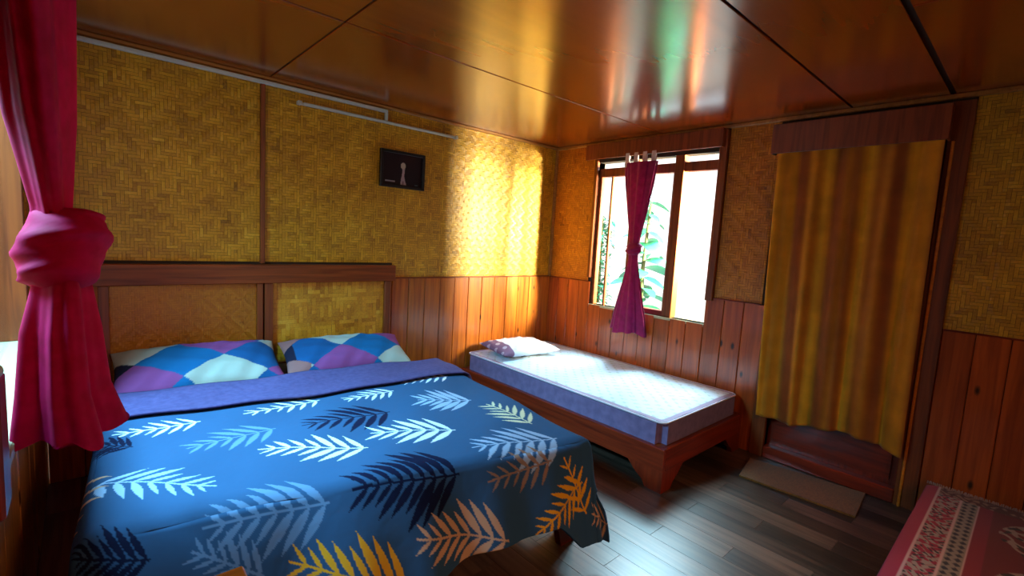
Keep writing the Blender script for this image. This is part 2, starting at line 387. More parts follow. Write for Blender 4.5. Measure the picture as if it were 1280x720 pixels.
# --- pelmets
def pelmet(label, y0, y1, z0, z1, depth, cat='pelmet'):
    t = thing('pelmet', label, cat, (0, (y0+y1)/2, z0))
    boxes('front_board', [((-depth, y1, z0), (-depth+.015, y0, z1))], M['brown_y'], t, .002)
    box('end_board', (-depth+.015, y1, z0), (-.002, y1+.012, z1), M['brown_z'], t)
    box('end_board', (-depth+.015, y0-.012, z0), (-.002, y0, z1), M['brown_z'], t)
    box('curtain_rail', (-depth*.5-.008, y1+.012, z1-.03), (-depth*.5+.008, y0-.012, z1-.015), M['black'], t)
    return t
pelmet('long reddish brown wooden pelmet board over the bright window', -.42, -1.70, 2.19, 2.325, .06)
pelmet('dark red wooden pelmet board above the golden door curtain', -2.05, -2.945, 2.10, 2.29, .085)
# --- door 1
d1 = struct(bpy.data.objects.new('door_1', None)); C.objects.link(d1); d1.location = (.05, (DY0+DY1)/2, 0)
box('door_leaf', (.06, DY1-.01, 0), (.10, DY0+.01, DT+.02), M['redwood_z'], d1)
bm = bmesh.new()
arch = [(DY0-.04, .12)]+[(DY0-.04-(DY0-DY1-.08)*i/14, .33+.06*math.sin(math.pi*i/14)) for i in range(15)]+[(DY1+.04, .12)]
bm_prism(bm, arch, 0, .045, .062); obj('carved_panel', bm, M['redwood_y'], d1)
box('jamb', (-.012, DY0, 0), (.10, -2.10, 2.31), M['brown_z'], d1)
box('jamb', (-.012, -3.03, 0), (.10, DY1, 2.31), M['brown_z'], d1)
box('threshold', (-.01, DY1, 0), (.06, DY0, .085), M['redwood_y'], d1, .006)
box('edge_strip', (-.02, -2.965, .0), (-.01, -2.95, 2.1), M['orange_z'], d1)
# --- window 2 (left wall): frame, mullion, shutter, sill
w2 = struct(bpy.data.objects.new('window_2', None)); C.objects.link(w2); w2.location = (XL, -2.2, LWB)
box('sill', (XL-.11, LY1, LWB-.01), (XL+.042, LY0, LWB+.02), M['sill'], w2, .004)
box('mullion', (XL-.03, -2.10, LWB+.02), (XL+.012, -1.80, LWT), M['brown_z'], w2)
box('mullion', (XL-.10, LY0-.05, LWB+.02), (XL-.005, LY0, LWT), M['brown_z'], w2)
box('mullion', (XL-.10, LY1, LWB+.02), (XL-.005, LY1+.04, LWT), M['brown_z'], w2)
box('mullion', (XL-.03, LY1+.04, LWB+.02), (XL+.022, -2.10, LWT), M['orange_z'], w2)
box('window_stop', (XL+.024, -2.12, LWB-.03), (XL+.052, -2.02, 1.12), M['redwood_z'], w2, .006)
for a, b in ((LY0-.05, -1.80),):
    box('pane', (XL-.062, b, LWB+.02), (XL-.059, a, LWT), M['glass'], w2, 0)
bm = bmesh.new(); bmesh.ops.create_uvsphere(bm, u_segments=12, v_segments=8, radius=.017); bmesh.ops.translate(bm, verts=bm.verts[:], vec=(XL+.038, -2.07, 1.132))
obj('knob', bm, M['white_plastic'], w2, True)
# --- added window 3 (unseen, in the front wall, there for the warm light)
w3 = struct(bpy.data.objects.new('added_window_3', None)); C.objects.link(w3); w3.location = ((FX0+FX1)/2, YF, FB)
boxes('frame', [((FX0, YF-.1, FB), (FX0+.05, YF, FT)), ((FX1-.05, YF-.1, FB), (FX1, YF, FT)), ((FX0+.05, YF-.1, FB), (FX1-.05, YF, FB+.05)), ((FX0+.05, YF-.1, FT-.05), (FX1-.05, YF, FT))], M['brown_x'], w3)
box('pane', (FX0+.05, YF-.06, FB+.05), (FX1-.05, YF-.057, FT-.05), M['glass'], w3, 0)

# ------------------------------------------------------------------ printing helpers
def frond_mask(U, Vv, base, tip, half, n=9, skew=1.0, width=.17):
    """mask of a palm frond printed between base and tip (metres on the cloth)"""
    b = np.array(base); t = np.array(tip); ax = t-b; Ln = np.linalg.norm(ax); ax = ax/Ln; nx = np.array((-ax[1], ax[0]))
    p = (U-b[0])*ax[0]+(Vv-b[1])*ax[1]; q = (U-b[0])*nx[0]+(Vv-b[1])*nx[1]
    m = (np.abs(q) < .004) & (p > 0) & (p < Ln)
    n = max(5, round(n*.8))
    for i in range(n):
        s = (i+.3)/n*Ln*.93
        l = half*(1.15-.75*(i/n))*(.85+.3*((i*7) % 3)/2)
        for sg in (1, -1):
            a = math.radians(52-14*i/n); d = (math.cos(a), sg*math.sin(a)*skew)
            dn = math.hypot(*d); d = (d[0]/dn, d[1]/dn)
            lp = (p-s)*d[0]+q*d[1]; lq = -(p-s)*d[1]+q*d[0]
            f = np.clip(lp/l, 0, 1); wd = l*width*np.sin(np.pi*np.clip(f, 0, 1)**.8)*.5
            m |= (lp > 0) & (lp < l) & (np.abs(lq) < wd)
    return m

# ------------------------------------------------------------------ double bed
BL, BR, FR, FL = (-3.46, -.80), (-1.80, -1.0), (-1.90, -2.02), (-3.53, -1.66)
QT = .55
def quilt_pos(u, v, lift=0.0):
    """u: metres across from the left edge (0..1.74), v: metres from the cuff to the front edge (1.0); outside that the cloth hangs"""
    WU, WV = 1.74, 1.0
    uc, vc = np.clip(u, 0, WU)/WU, np.where(v > WV, 1.0, v/WV)
    X = (1-uc)*((1-vc)*BL[0]+vc*FL[0])+uc*((1-vc)*BR[0]+vc*FR[0])
    Y = (1-uc)*((1-vc)*BL[1]+vc*FL[1])+uc*((1-vc)*BR[1]+vc*FR[1])
    r = .055
    def fall(d, slope):
        d = np.maximum(d, 0); a = np.minimum(d/r, math.pi/2-np.arctan(slope)); e = np.maximum(d-r*(math.pi/2-np.arctan(slope)), 0)
        ang = math.pi/2-np.arctan(slope)
        out = r*np.sin(a)+e*np.sin(np.arctan(slope)); dn = r*(1-np.cos(a))+e*np.cos(np.arctan(slope))
        return out, dn
    sl = .95-.70*np.clip(uc*1.15, 0, 1)
    of, df = fall(v-WV, sl); orr, dr = fall(u-WU, .12); ol, dl = fall(-u, .10)
    drop = np.maximum(np.maximum(df, dr), dl)
    X = X+orr-ol; Y = Y-of
    hang = np.clip(df/.3, 0, 1); 
    Y = Y - hang*.022*np.sin(u*9+1.0) - hang*.012*np.sin(u*21+.4); 
    X = X + np.clip(dr/.3, 0, 1)*.012*np.sin(v*14)
    Z = QT+lift-drop + .006*np.sin(u*5.1+v*3)*np.cos(v*6.2)*(drop < .02) + .004*np.sin(u*13+v*9) - .03*np.clip(.25-uc, 0, 1)*vc
    return X, Y, Z
QU0, QU1, QV0, QV1 = -.42, 2.10, -.02, 1.42
bed = thing('double_bed', 'wide double bed under a dark palm-leaf quilt against the panelled headboard', 'bed', (-2.63, -1.0, 0))
bed.location = (-2.63, -1.0, 0)
nu, nv = 621, 361
gu, gv = np.meshgrid(np.linspace(QU0, QU1, nu), np.linspace(QV0, QV1, nv))
u, v = gu.ravel(), gv.ravel()
# the hem is cut along a curve: limit of the hang
hem = 1.0+.36+.0*u
vv = np.where(v > 1.0, 1.0+(v-1.0)*(np.interp(u, [-.4, .3, 1.0, 1.35, 1.55, 1.70, 2.1], [.44, .44, .40, .36, .36, .50, .50])/.42), v)
X, Y, Z = quilt_pos(u, vv)
Z = np.maximum(Z, .02)
CREAM, WHITE, NAVY, FADE, TAN, GOLD, PALE, TAN2 = (.72, .66, .42), (.72, .74, .80), (.006, .008, .03), (.13, .22, .36), (.62, .36, .22), (.80, .36, .02), (.34, .44, .60), (.30, .18, .13)  # tan and gold leaves on the hang: warm light put into the colour
col = np.tile(np.array((.033, .086, .175)), (len(u), 1))
#LEAVES
LEAVES = [
    ((-0.036, 0.664), (0.306, 0.868), 0.15, PALE, 9),
    ((-0.072, 0.526), (-0.09, 1.006), 0.11, TAN, 5),
    ((0.57, 0.412), (0.234, 0.49), 0.16, FADE, 8),
    ((0.3, 0.172), (-0.006, 0.208), 0.11, WHITE, 8),
    ((0.858, 0.778), (0.468, 0.622), 0.16, CREAM, 9),
    ((0.624, 1.072), (0.246, 1.075), 0.17, FADE, 9),
    ((1.098, 0.406), (0.672, 0.448), 0.20, NAVY, 9),
    ((0.84, 0.082), (0.474, 0.172), 0.11, CREAM, 7),
    ((1.278, 0.748), (0.918, 0.628), 0.20, WHITE, 8),
    ((1.122, 1.066), (0.702, 1.048), 0.20, NAVY, 11),
    ((1.236, 0.112), (0.942, 0.16), 0.11, WHITE, 7),
    ((1.56, 0.418), (1.29, 0.316), 0.20, PALE, 8),
    ((1.65, 0.82), (1.59, 0.52), 0.14, CREAM, 8),
    ((1.656, 0.994), (1.242, 0.952), 0.19, PALE, 9),
    ((1.284, 1.347), (0.894, 1.249), 0.17, TAN, 10),
    ((1.734, 1.221), (1.428, 1.36), 0.12, GOLD, 9),
    ((1.746, 1.364), (1.632, 1.087), 0.11, GOLD, 6),
    ((0.834, 1.404), (0.468, 1.227), 0.17, GOLD, 10),
    ((2.1, 1.421), (1.782, 1.371), 0.13, TAN, 7),
    ((1.56, 1.084), (1.236, 1.123), 0.11, TAN2, 7),
    ((0.06, 0.352), (-0.072, 0.28), 0.11, NAVY, 7),
    ((0.108, 1.119), (-0.072, 1.075), 0.11, NAVY, 9),
    ((0.39, 1.248), (0.21, 1.132), 0.11, FADE, 8),
    ((1.638, 0.016), (1.326, 0.004), 0.11, WHITE, 7),
]
#ENDLEAVES
for (b, t, half, c, n) in LEAVES:
    m_ = frond_mask(u, vv, b, t, half, n); col[m_] = c
quilt = pymesh('quilt', np.stack([X, Y, Z], 1), grid_faces(nu, nv), M['print'], bed, True, col)
sm = quilt.modifiers.new('thickness', 'SOLIDIFY'); sm.thickness = .012; sm.offset = -1
# folded cuff: a thick roll lying over the quilt's head end
def cuff_mesh():
    nu, nv = 121, 25
    gu, gt = np.meshgrid(np.linspace(-.30, 2.02, nu), np.linspace(0, 1, nv)); u, t = gu.ravel(), gt.ravel()
    vlo, vhi = -.36, .035+.02*np.sin(u*3)
    # t 0..1 : over the top, then round the front and under
    vv = np.where(t < .7, vlo+(vhi-vlo)*t/.7, vhi-.10*((t-.7)/.3)**2*1.0+.02*np.sin(math.pi*np.clip((t-.7)/.3, 0, 1)))
    lift = np.where(t < .7, .034+.006*np.sin(t*9+u*2), .034*(1-(t-.7)/.3)+.006)
    X, Y, Z = quilt_pos(u, vv, 0); Z = np.maximum(Z+lift, .03)
    out = np.clip(-u, 0, .1)*.1
    return np.stack([X+np.clip(u-1.74, 0, .05)*.3-out, Y, Z], 1), grid_faces(nu, nv)
V, F = cuff_mesh(); cf = pymesh('folded_cuff', V, F, M['cuff'], bed, True)
sm = cf.modifiers.new('thickness', 'SOLIDIFY'); sm.thickness = .01; sm.offset = 1
bm = bmesh.new(); bm_prism(bm, [(-3.47, -.06), (-1.80, -.06), (-1.93, -1.98), (-3.48, -1.64)], 2, .365, .525)
bmesh.ops.bevel(bm, geom=bm.edges[:], offset=.03, segments=3, affect='EDGES'); obj('mattress', bm, M['mattress'], bed)
box('side_rail', (-3.50, -1.88, .26), (-3.47, -.06, .365), M['redwood_y'], bed)
box('side_rail', (-1.90, -1.92, .26), (-1.87, -.06, .365), M['redwood_y'], bed)
box('foot_rail', (-3.47, -1.88, .26), (-1.90, -1.85, .365), M['redwood'], bed)
box('slat_base', (-3.47, -1.85, .33), (-1.90, -.06, .362), M['brown_x'], bed)
def bracket_leg(parent, cx, cy, sx, sy, w=.22, h=.13, m=None):
    bm = bmesh.new(); t = .035
    prof = [(0, 0), (w*.45, 0), (w*.55, h*.3), (w*.75, h*.55), (w, h), (0, h)]
    bm_prism(bm, [(cx+sx*a, b) for a, b in prof], 1, cy, cy+sy*t)
    prof2 = [(t, 0)]+prof[1:-1]+[(t, h)]
    bm_prism(bm, [(cy+sy*a, b) for a, b in prof2], 0, cx, cx+sx*t)
    return obj('leg', bm, m or M['redwood_z'], parent)
for (a, b, c, d) in ((-3.50, -1.90, 1, 1), (-1.80, -2.0, -1, 1), (-3.50, -.06, 1, -1), (-1.87, -.06, -1, -1)):
    bracket_leg(bed, a, b, c, d, .22, .27)
# headboard
box('headboard_rail', (-3.56, -.055, 1.055), (XH, -.004, 1.175), M['brown_x'], bed, .004)
for x0, x1 in ((-3.50, -3.455), (XB-.04, XB-.005), (XB+.005, XB+.055), (-1.845, -1.80)):
    box('headboard_post', (x0, -.045, .14), (x1, -.006, 1.055), M['brown_z'], bed)
box('headboard_bottom_rail', (-3.50, -.042, .46), (-1.80, -.006, .52), M['brown_x'], bed)
bm = bmesh.new(); bm_box(bm, (-3.455, -.022, .52), (XB-.04, -.006, 1.055)); fp = obj('headboard_panel', bm, M['panel_smooth'], bed)
weave(bed, 'back', -3.455, XB-.04, .52, 1.055, -.024, 'd', M['panel_smooth'], .012, 'woven_headboard_panel')
weave(bed, 'back', XB+.055, -1.845, .52, 1.055, -.020, 'z', M['headboard_weave'], .028, 'woven_headboard_panel')
# ------------------------------------------------------------------ pillows
def pillow_mesh(w, d, h, n=111):
    g = np.linspace(-1, 1, n); a, b = np.meshgrid(g, g); a, b = a.ravel(), b.ravel()
    def side(s):
        e = np.clip((1-np.abs(a)**3.2)*(1-np.abs(b)**3.2), 0, 1)**.55
        pin = 1-.07*(1-np.abs(a)**2)*np.abs(b)-0*.04
        X = a*w/2*(1-.05*(1-b*b)*np.abs(a)); Y = b*d/2*pin
        wr = (.007*np.sin(a*9+b*4)*np.sin(b*8-a*3)+.003*np.sin(a*23-b*7)*np.clip(np.abs(b)*1.3, 0, 1))*e
        return X, Y, s*h/2*e+wr
    T = np.stack(side(1), 1); B = np.stack(side(-1), 1)
    F = grid_faces(n, n); V = np.concatenate([T, B]); F2 = [tuple(i+n*n for i in f[::-1]) for f in F]
    return V, F+F2, np.concatenate([a, a]), np.concatenate([b, b])
def place_pillow(name, label, w, d, h, loc, rot, colf, m, group=None):
    V, F, a, b = pillow_mesh(w, d, h)
    o = pymesh(name, V, F, m, None, True, colf(a, b, V)); o.location = loc; o.rotation_euler = rot
    bm = bmesh.new(); bm.from_mesh(o.data); bmesh.ops.remove_doubles(bm, verts=bm.verts[:], dist=.0008); bm.to_mesh(o.data); bm.free(); o.data.shade_smooth()
    return tag(o, label, 'pillow', group)
def patch(o, darkleft):
    blue, blue2, mauve, silver, black, rose = [np.array(k) for k in ((.008, .11, .27), (.010, .08, .22), (.25, .06, .20), (.40, .41, .34), (.012, .012, .03), (.30, .12, .11))]
    def f(a, b, V):
        x, y = V[:, 0], V[:, 1]; c = .40
        p = np.floor(x/c+y*1.3/c+o).astype(int); q = np.floor(x/c-y*1.3/c+o).astype(int)
        k, m = p-q, p+q
        col = np.where((k % 2 == 0)[:, None], np.where(((m//2) % 2 == 0)[:, None], blue, blue2), np.where(((((m-1)//2)+(k+1)//2) % 2 == 0)[:, None], silver, mauve))
        if darkleft: col = np.where((x < -.26)[:, None] & (k % 2 != 0)[:, None], rose, col); col = np.where((x < -.33)[:, None] & (k % 2 == 0)[:, None], black, col)
        else: col = np.where((x < -.30)[:, None] & (k % 2 == 0)[:, None], black, col)
        return col
    return f
place_pillow('pillow', 'patchwork pillow nearest the magenta curtain, with a large silver diamond', .80, .44, .17, (-3.07, -.30, .615), (math.radians(20), 0, math.radians(-3)), patch(.75, False), M['pillow'])
place_pillow('pillow', 'plump blue patchwork pillow on the side of the big bed nearer the single bed', .80, .40, .17, (-2.25, -.33, .60), (math.radians(20), 0, math.radians(-7)), patch(.12, True), M['pillow'])
# ------------------------------------------------------------------ single bed
sb = thing('single_bed', 'low red-brown wooden single bed with a pale sunlit mattress below the window', 'bed', (-.53, -1.0, 0))
SX0, SX1, SY0, SY1 = -1.075, -.012, -.02, -2.03
box('side_rail', (SX0, SY1, .125), (SX0+.03, SY0, .265), M['redwood_y'], sb, .004)
box('side_rail', (SX1-.03, SY1, .125), (SX1, SY0, .265), M['redwood_y'], sb, .004)
box('foot_rail', (SX0+.03, SY1, .125), (SX1-.03, SY1+.03, .265), M['redwood'], sb, .004)
box('head_rail', (SX0+.03, SY0-.03, .125), (SX1-.03, SY0, .265), M['redwood'], sb, .004)
box('base_board', (SX0+.03, SY1+.03, .20), (SX1-.03, SY0-.03, .262), M['brown_x'], sb, .003)
for (a, b, c, d) in ((SX0, SY1, 1, 1), (SX1, SY1, -1, 1), (SX0, SY0, 1, -1), (SX1, SY0, -1, -1)): bracket_leg(sb, a, b, c, d, .24, .13)
bm = bmesh.new(); bm_box(bm, (SX0+.035, SY1+.035, .264), (SX1-.02, SY0-.03, .405))
bmesh.ops.bevel(bm, geom=[e for e in bm.edges if abs(e.verts[0].co.z-e.verts[1].co.z) > .05], offset=.05, segments=5, affect='EDGES')
bmesh.ops.bevel(bm, geom=[e for e in bm.edges if abs(e.verts[0].co.z-.405) < .001 and abs(e.verts[1].co.z-.405) < .001], offset=.012, segments=2, affect='EDGES')
obj('mattress', bm, M['sheet_side'], sb)
def rounded(x0, x1, y0, y1, r, n=6):
    P = []
    for cx, cy, a in ((x1-r, y1-r, 0), (x0+r, y1-r, 90), (x0+r, y0+r, 180), (x1-r, y0+r, 270)):
        for i in range(n+1): t = math.radians(a+90*i/n); P.append((cx+r*math.cos(t), cy+r*math.sin(t)))
    return P
# sheet: a gently rumpled top
nx, ny = 121, 221; x0, x1, y0, y1 = SX0+.045, SX1-.03, SY1+.045, SY0-.04
gx, gy = np.meshgrid(np.linspace(x0, x1, nx), np.linspace(y0, y1, ny)); xs, yy = gx.ravel(), gy.ravel()
ex = np.minimum(np.minimum(xs-x0, x1-xs), np.minimum(yy-y0, y1-yy))
zz = .407+.004*np.clip(ex/.05, 0, 1)+.0025*np.sin(xs*17+yy*5)*np.sin(yy*11-xs*6)
cs = np.tile(np.array((.62, .70, .78)), (len(xs), 1))
f1 = (np.sin(xs*62)*np.sin(yy*62)+.5*np.sin(xs*141+2)*np.sin(yy*133) > .62); cs[f1] = (.46, .52, .50)
cs[ex < .03] = (.36, .26, .36)
# round the sheet's corners
cxm, cym = (x0+x1)/2, (y0+y1)/2; R_ = .05
dx = np.abs(xs-cxm)-((x1-x0)/2-R_); dy = np.abs(yy-cym)-((y1-y0)/2-R_)
cm = (dx > 0) & (dy > 0); dd = np.hypot(dx, dy)+1e-9; mx = np.maximum(dx, dy)
sc = np.where(cm, np.minimum(1, mx/dd), 1)
xs2 = np.where(cm, cxm+np.sign(xs-cxm)*((x1-x0)/2-R_+dx*sc), xs); yy2 = np.where(cm, cym+np.sign(yy-cym)*((y1-y0)/2-R_+dy*sc), yy)
pymesh('sheet', np.stack([xs2, yy2, zz], 1), grid_faces(nx, ny), M['sheet'], sb, True, cs)
P = rounded(SX0+.038, SX1-.023, SY1+.038, SY0-.033, .05); P.append(P[0])
bm = bmesh.new(); bm_tube(bm, [(a, b, .402) for a, b in P], .006, 6); obj('piping', bm, M['piping'], sb, True)
def spcol(a, b, V):
    c = np.tile(np.array((.70, .72, .80)), (len(a), 1)); c[a < -.62] = (.22, .12, .20)
    s = (np.sin(a*14)*np.sin(b*11+1) > .55); c[s & (a > -.62)] = (.60, .56, .66); c[s & (a < -.62)] = (.5, .4, .5); return c
place_pillow('pillow', 'small white pillow with a mauve end lying flat on the single bed', .60, .42, .11, (-.66, -.32, .474), (math.radians(2), 0, math.radians(-8)), spcol, M['pillow'])
# ------------------------------------------------------------------ curtains
def tied_curtain(name, label, m, rows, cy, knot, folds=7, knot_sw=0, seed=1):
    """rows: (z, cx, half_x, half_y, fold amplitude) from top to bottom, skipping the knot"""
    t = thing(name, label, 'curtain', (rows[0][1], cy, rows[-1][0]))
    rr = np.array(rows); rr = rr[np.argsort(rr[:, 0])]
    def column(za, zb, nm, nz):
        nph = 112; V = []; zs = np.linspace(za, zb, nz)
        ph = np.linspace(0, 2*np.pi, nph, endpoint=False)
        for i, z in enumerate(zs):
            cx, a, b, am = [np.interp(z, rr[:, 0], rr[:, k]) for k in (1, 2, 3, 4)]
            tw = .25*math.sin(z*3+seed)
            f = 1+am*(np.sin(folds*ph+seed+tw)+.55*np.sin((2*folds-1)*ph+1.3+z*1.2)+.25*np.sin((3*folds+2)*ph+z*2))*.62
            hemz = 0 if i else .02*1
            zz = z+ (0.014*np.sin(3*ph+seed)+.008*np.sin(7*ph) if i == (0 if za < zb else nz-1) else 0)
            V += list(zip(cx+a*f*np.cos(ph), cy+b*f*np.sin(ph), np.broadcast_to(zz, ph.shape)))
        return pymesh(nm, V, grid_faces(nph, nz, True), m, t, True)
    kz0, kz1, kx, ka, kb = knot
    column(rows[-1][0], kz0+.03, 'lower_cloth', 60)
    column(kz1-.03, rows[0][0], 'upper_cloth', 60)
    # knot: a fat wrap of cloth crossing diagonally over a core
    nph, nr = 80, 25; V = []
    ph = np.linspace(0, 2*np.pi, nph, endpoint=False)
    for j in range(nr):
        s = j/(nr-1); z = kz0+(kz1-kz0)*s; bulge = math.sin(math.pi*s)**.55
        f = .45+.55*bulge
        rid = 1+.075*np.sin(s*15+2.6*np.sin(ph+.6))*bulge+.03*np.sin(s*33+4*ph)
        tilt = .22*(kz1-kz0)*np.cos(ph+.4)*np.sin(math.pi*s)
        V += list(zip(kx+ka*f*rid*np.cos(ph), cy+kb*f*rid*np.sin(ph), z+tilt))
    pymesh('knot', V, grid_faces(nph, nr, True), m, t, True)
    return t
tied_curtain('curtain', 'tall magenta curtain tied in a big knot at the left window beside the large bed', M['magenta'],
    [(2.31, -3.625, .065, .50, .22), (1.95, -3.615, .065, .36, .22), (1.65, -3.61, .055, .20, .18), (1.45, -3.60, .035, .07, .12), (1.30, -3.585, .045, .07, .12), (1.15, -3.590, .065, .10, .22), (1.0, -3.59, .075, .12, .25), (.885, -3.580, .092, .14, .30)],
    -1.75, (1.25, 1.45, -3.582, .088, .11), 4)
box_rod = tag(box('curtain_rod', (-3.64, -2.85, 2.305), (-3.625, -1.0, 2.32), M['black'], None), 'thin dark rod carrying the magenta curtain at the left window', 'curtain rod')
wc = tied_curtain('curtain', 'short crimson curtain knotted midway in front of the bright window', M['magenta_dark'],
    [(2.13, -.055, .025, .145, .18), (1.95, -.055, .028, .125, .18), (1.7, -.055, .028, .085, .16), (1.5, -.055, .025, .05, .12), (1.42, -.055, .022, .04, .1), (1.3, -.055, .022, .045, .12), (1.1, -.055, .03, .085, .18), (.85, -.055, .035, .14, .22), (.68, -.055, .036, .165, .26)],
    -1.02, (1.35, 1.46, -.055, .038, .075), 7, seed=3)
for i in range(4):
    y = -1.02+.135-i*.085
    bm = bmesh.new(); bm_box(bm, (-.062, y-.022, 2.09), (-.046, y+.022, 2.215), .004)
    obj('heading_tab', bm, M['tab'], wc)
# door curtain: a hanging sheet with pleats
def door_curtain():
    nu, nv = 260, 90; V = []; cols = []
    gu, gt = np.meshgrid(np.linspace(0, 1, nu), np.linspace(0, 1, nv)); u, t = gu.ravel(), gt.ravel()
    yt = -2.09-u*.84; yb = -2.145-u*.80
    hemz = .31-.02*np.sin(u*7)+.02*np.sin(u*2.5)
    y = yt+(yb-yt)*t**1.3+.012*t*np.sin(u*22)
    z = 2.2+(hemz-2.2)*t
    pl_ = np.sin(u*2*np.pi*4.2+.9*np.sin(t*2.5)+.3); p2 = np.sin(u*2*np.pi*11+2*t)
    x = -.050-.026*pl_*(.3+.7*t)-.006*p2*(.3+t)
    V = np.stack([x, y, z], 1)
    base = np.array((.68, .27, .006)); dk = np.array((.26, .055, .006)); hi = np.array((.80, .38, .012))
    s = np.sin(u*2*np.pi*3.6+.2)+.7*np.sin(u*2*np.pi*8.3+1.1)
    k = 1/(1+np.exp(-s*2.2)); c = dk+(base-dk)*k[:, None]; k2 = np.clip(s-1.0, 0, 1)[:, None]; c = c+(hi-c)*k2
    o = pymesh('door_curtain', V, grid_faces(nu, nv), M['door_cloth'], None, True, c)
    return tag(o, 'long golden yellow striped curtain hanging over the doorway', 'curtain')
dc = door_curtain(); sm = dc.modifiers.new('thickness', 'SOLIDIFY'); sm.thickness = .003
# ------------------------------------------------------------------ wall fittings
pic = thing('picture', 'small black framed picture of a pale figure on the bamboo wall', 'picture', (-1.71, 0, 1.9))
boxes('frame', [((-1.90, -.03, 1.765), (-1.525, -.004, 1.785)), ((-1.90, -.03, 2.02), (-1.525, -.004, 2.04)), ((-1.90, -.03, 1.785), (-1.88, -.004, 2.02)), ((-1.545, -.03, 1.785), (-1.525, -.004, 2.02))], M['black'], pic, .002)
n1, n2 = 101, 71; gx, gz = np.meshgrid(np.linspace(-1.88, -1.545, n1), np.linspace(1.785, 2.02, n2)); a, b = gx.ravel(), gz.ravel()
pc = np.tile(np.array((.020, .012, .014)), (len(a), 1))
fx = -1.705
body = (np.abs(a-fx-.003*np.sin(b*40)) < .010+.016*np.clip((1.86-b)/.07, 0, 1)) & (b > 1.792) & (b < 1.915); pc[body] = (.42, .28, .27)
pc[(np.abs(a-fx) < .005+.0*a) & (b < 1.82) & (b > 1.79)] = (.18, .08, .09)
pc[np.hypot((a-fx+.003), (b-1.935)*.85) < .021] = (.50, .36, .25)
pc[(a > -1.855) & (a < -1.775) & (np.abs(b-1.812) < .004)] = (.35, .32, .34)
pc[(np.abs(a+1.59) < .012) & (np.abs(b-1.80) < .004)] = (.10, .14, .16)
pymesh('photo', np.stack([a, np.full_like(a, -.012), b], 1), grid_faces(n1, n2), M['photo'], pic, False, pc)
tl = thing('tube_light', 'slim unlit white tube light on the bamboo wall above the picture', 'light', (-1.86, 0, 2.22))
bm = bmesh.new(); bm_box(bm, (-2.47, -.022, 2.222), (-1.25, .0, 2.237), .002); obj('batten', bm, M['white_plastic'], tl)
bm = bmesh.new(); bm_tube(bm, [(-2.45, -.030, 2.23), (-1.27, -.030, 2.23)], .008, 10); obj('tube', bm, M['white_plastic'], tl, True)
box('end_cap', (-2.49, -.04, 2.218), (-2.465, 0, 2.242), M['white_plastic'], tl); box('end_cap', (-1.255, -.04, 2.218), (-1.23, 0, 2.242), M['white_plastic'], tl)
cd = thing('cable_trunking', 'white cable trunking running along the top of the bamboo wall', 'cable cover', (-2.7, 0, 2.3))
box('trunking', (XL+.01, -.03, 2.297), (-1.855, -.001, 2.318), M['white_plastic'], cd)
box('trunking_drop', (-1.872, -.026, 2.24), (-1.852, -.001, 2.297), M['white_plastic'], cd)
# ------------------------------------------------------------------ door mat, rug on its platform, small table
bm = bmesh.new(); bm_prism(bm, [(-.13, -2.16), (-.02, -2.80), (-.39, -2.83), (-.45, -2.22)], 2, 0.0005, .012)
tag(obj('door_mat', bm, M['mat']), 'flat brown door mat on the dark floor before the doorway', 'mat')
pf = thing('platform', 'low dark wooden platform by the right wall under the red rug', 'platform', (-.95, -3.7, 0))
PX0, PX1, PY0, PY1, PZ = -1.95, -.02, -3.14, -4.1, .20
box('platform_top', (PX0, PY1, PZ-.03), (PX1, PY0, PZ), M['redwood'], pf)
box('platform_side', (PX0+.03, PY0-.05, .03), (PX1-.03, PY0-.02, PZ-.03), M['redwood'], pf)
box('platform_side', (PX0+.03, PY1+.02, .03), (PX1-.03, PY1+.05, PZ-.03), M['redwood'], pf)
for a, b in ((PX0+.03, PY0-.09), (PX1-.10, PY0-.09), (PX0+.03, PY1+.02), (PX1-.10, PY1+.02)): box('leg', (a, b, 0), (a+.07, b+.07, PZ-.03), M['redwood_z'], pf)
rg = thing('rug', 'crimson patterned rug with white motifs and a fringed end on the platform', 'rug', (-.9, -3.6, PZ))
nx, ny = 380, 200; x0, x1, y0, y1 = -1.90, -.06, -4.06, -3.07
gx, gy = np.meshgrid(np.linspace(x0, x1, nx), np.linspace(y0, y1, ny)); a, b = gx.ravel(), gy.ravel()
e = np.minimum(y1-b, b-y0); ea = x1-a
rc = np.tile(np.array((.15, .003, .014)), (len(a), 1))                      # field
vn = lambda s, k=0: np.sin(a*s+1.7*np.sin(b*s*.9+k))*np.sin(b*s*1.1+1.3*np.sin(a*s*.8+k*2))
med = np.hypot((np.mod(a+.16, .52)-.26)/1.0, (e-.46)/.75)
fl = (vn(48) > -.15); ring = (med < .21) & (e > .27)
rc[ring & fl] = (.34, .26, .23); rc[ring & (vn(62, 1) > .45)] = (.02, .015, .02); rc[(med < .06)] = (.34, .02, .06)
rc[(e > .2) & (e < .27)] = (.24, .003, .03)
bd = (e > .06) & (e < .15); rc[bd] = (.34, .004, .05)
q_ = vn(85); rc[bd & (q_ > .0)] = (.36, .30, .28); rc[bd & (vn(120, 2) > .5)] = (.02, .015, .03)
ch = (e >= .155) & (e < .215); rc[ch] = (.28, .25, .22)
cc = (np.abs(np.mod(a*22+ (np.floor((e-.155)/.03) % 2)*.5, 1)-.5)+np.abs(np.mod((e-.155)/.03, 1)-.5) < .42); rc[ch & cc] = (.02, .025, .05)
rc[e < .055] = (.34, .002, .055)
ln_ = (np.abs(e-.057) < .004) | (np.abs(e-.152) < .003) | (np.abs(e-.218) < .004); rc[ln_] = (.60, .40, .42)
rc[(ea < .10) & (e > .06)] = (.10, .02, .02); rc[(ea < .10) & (e > .06) & (vn(90) > .2)] = (.30, .16, .12)
over = np.clip(b-(PY0), 0, 1)
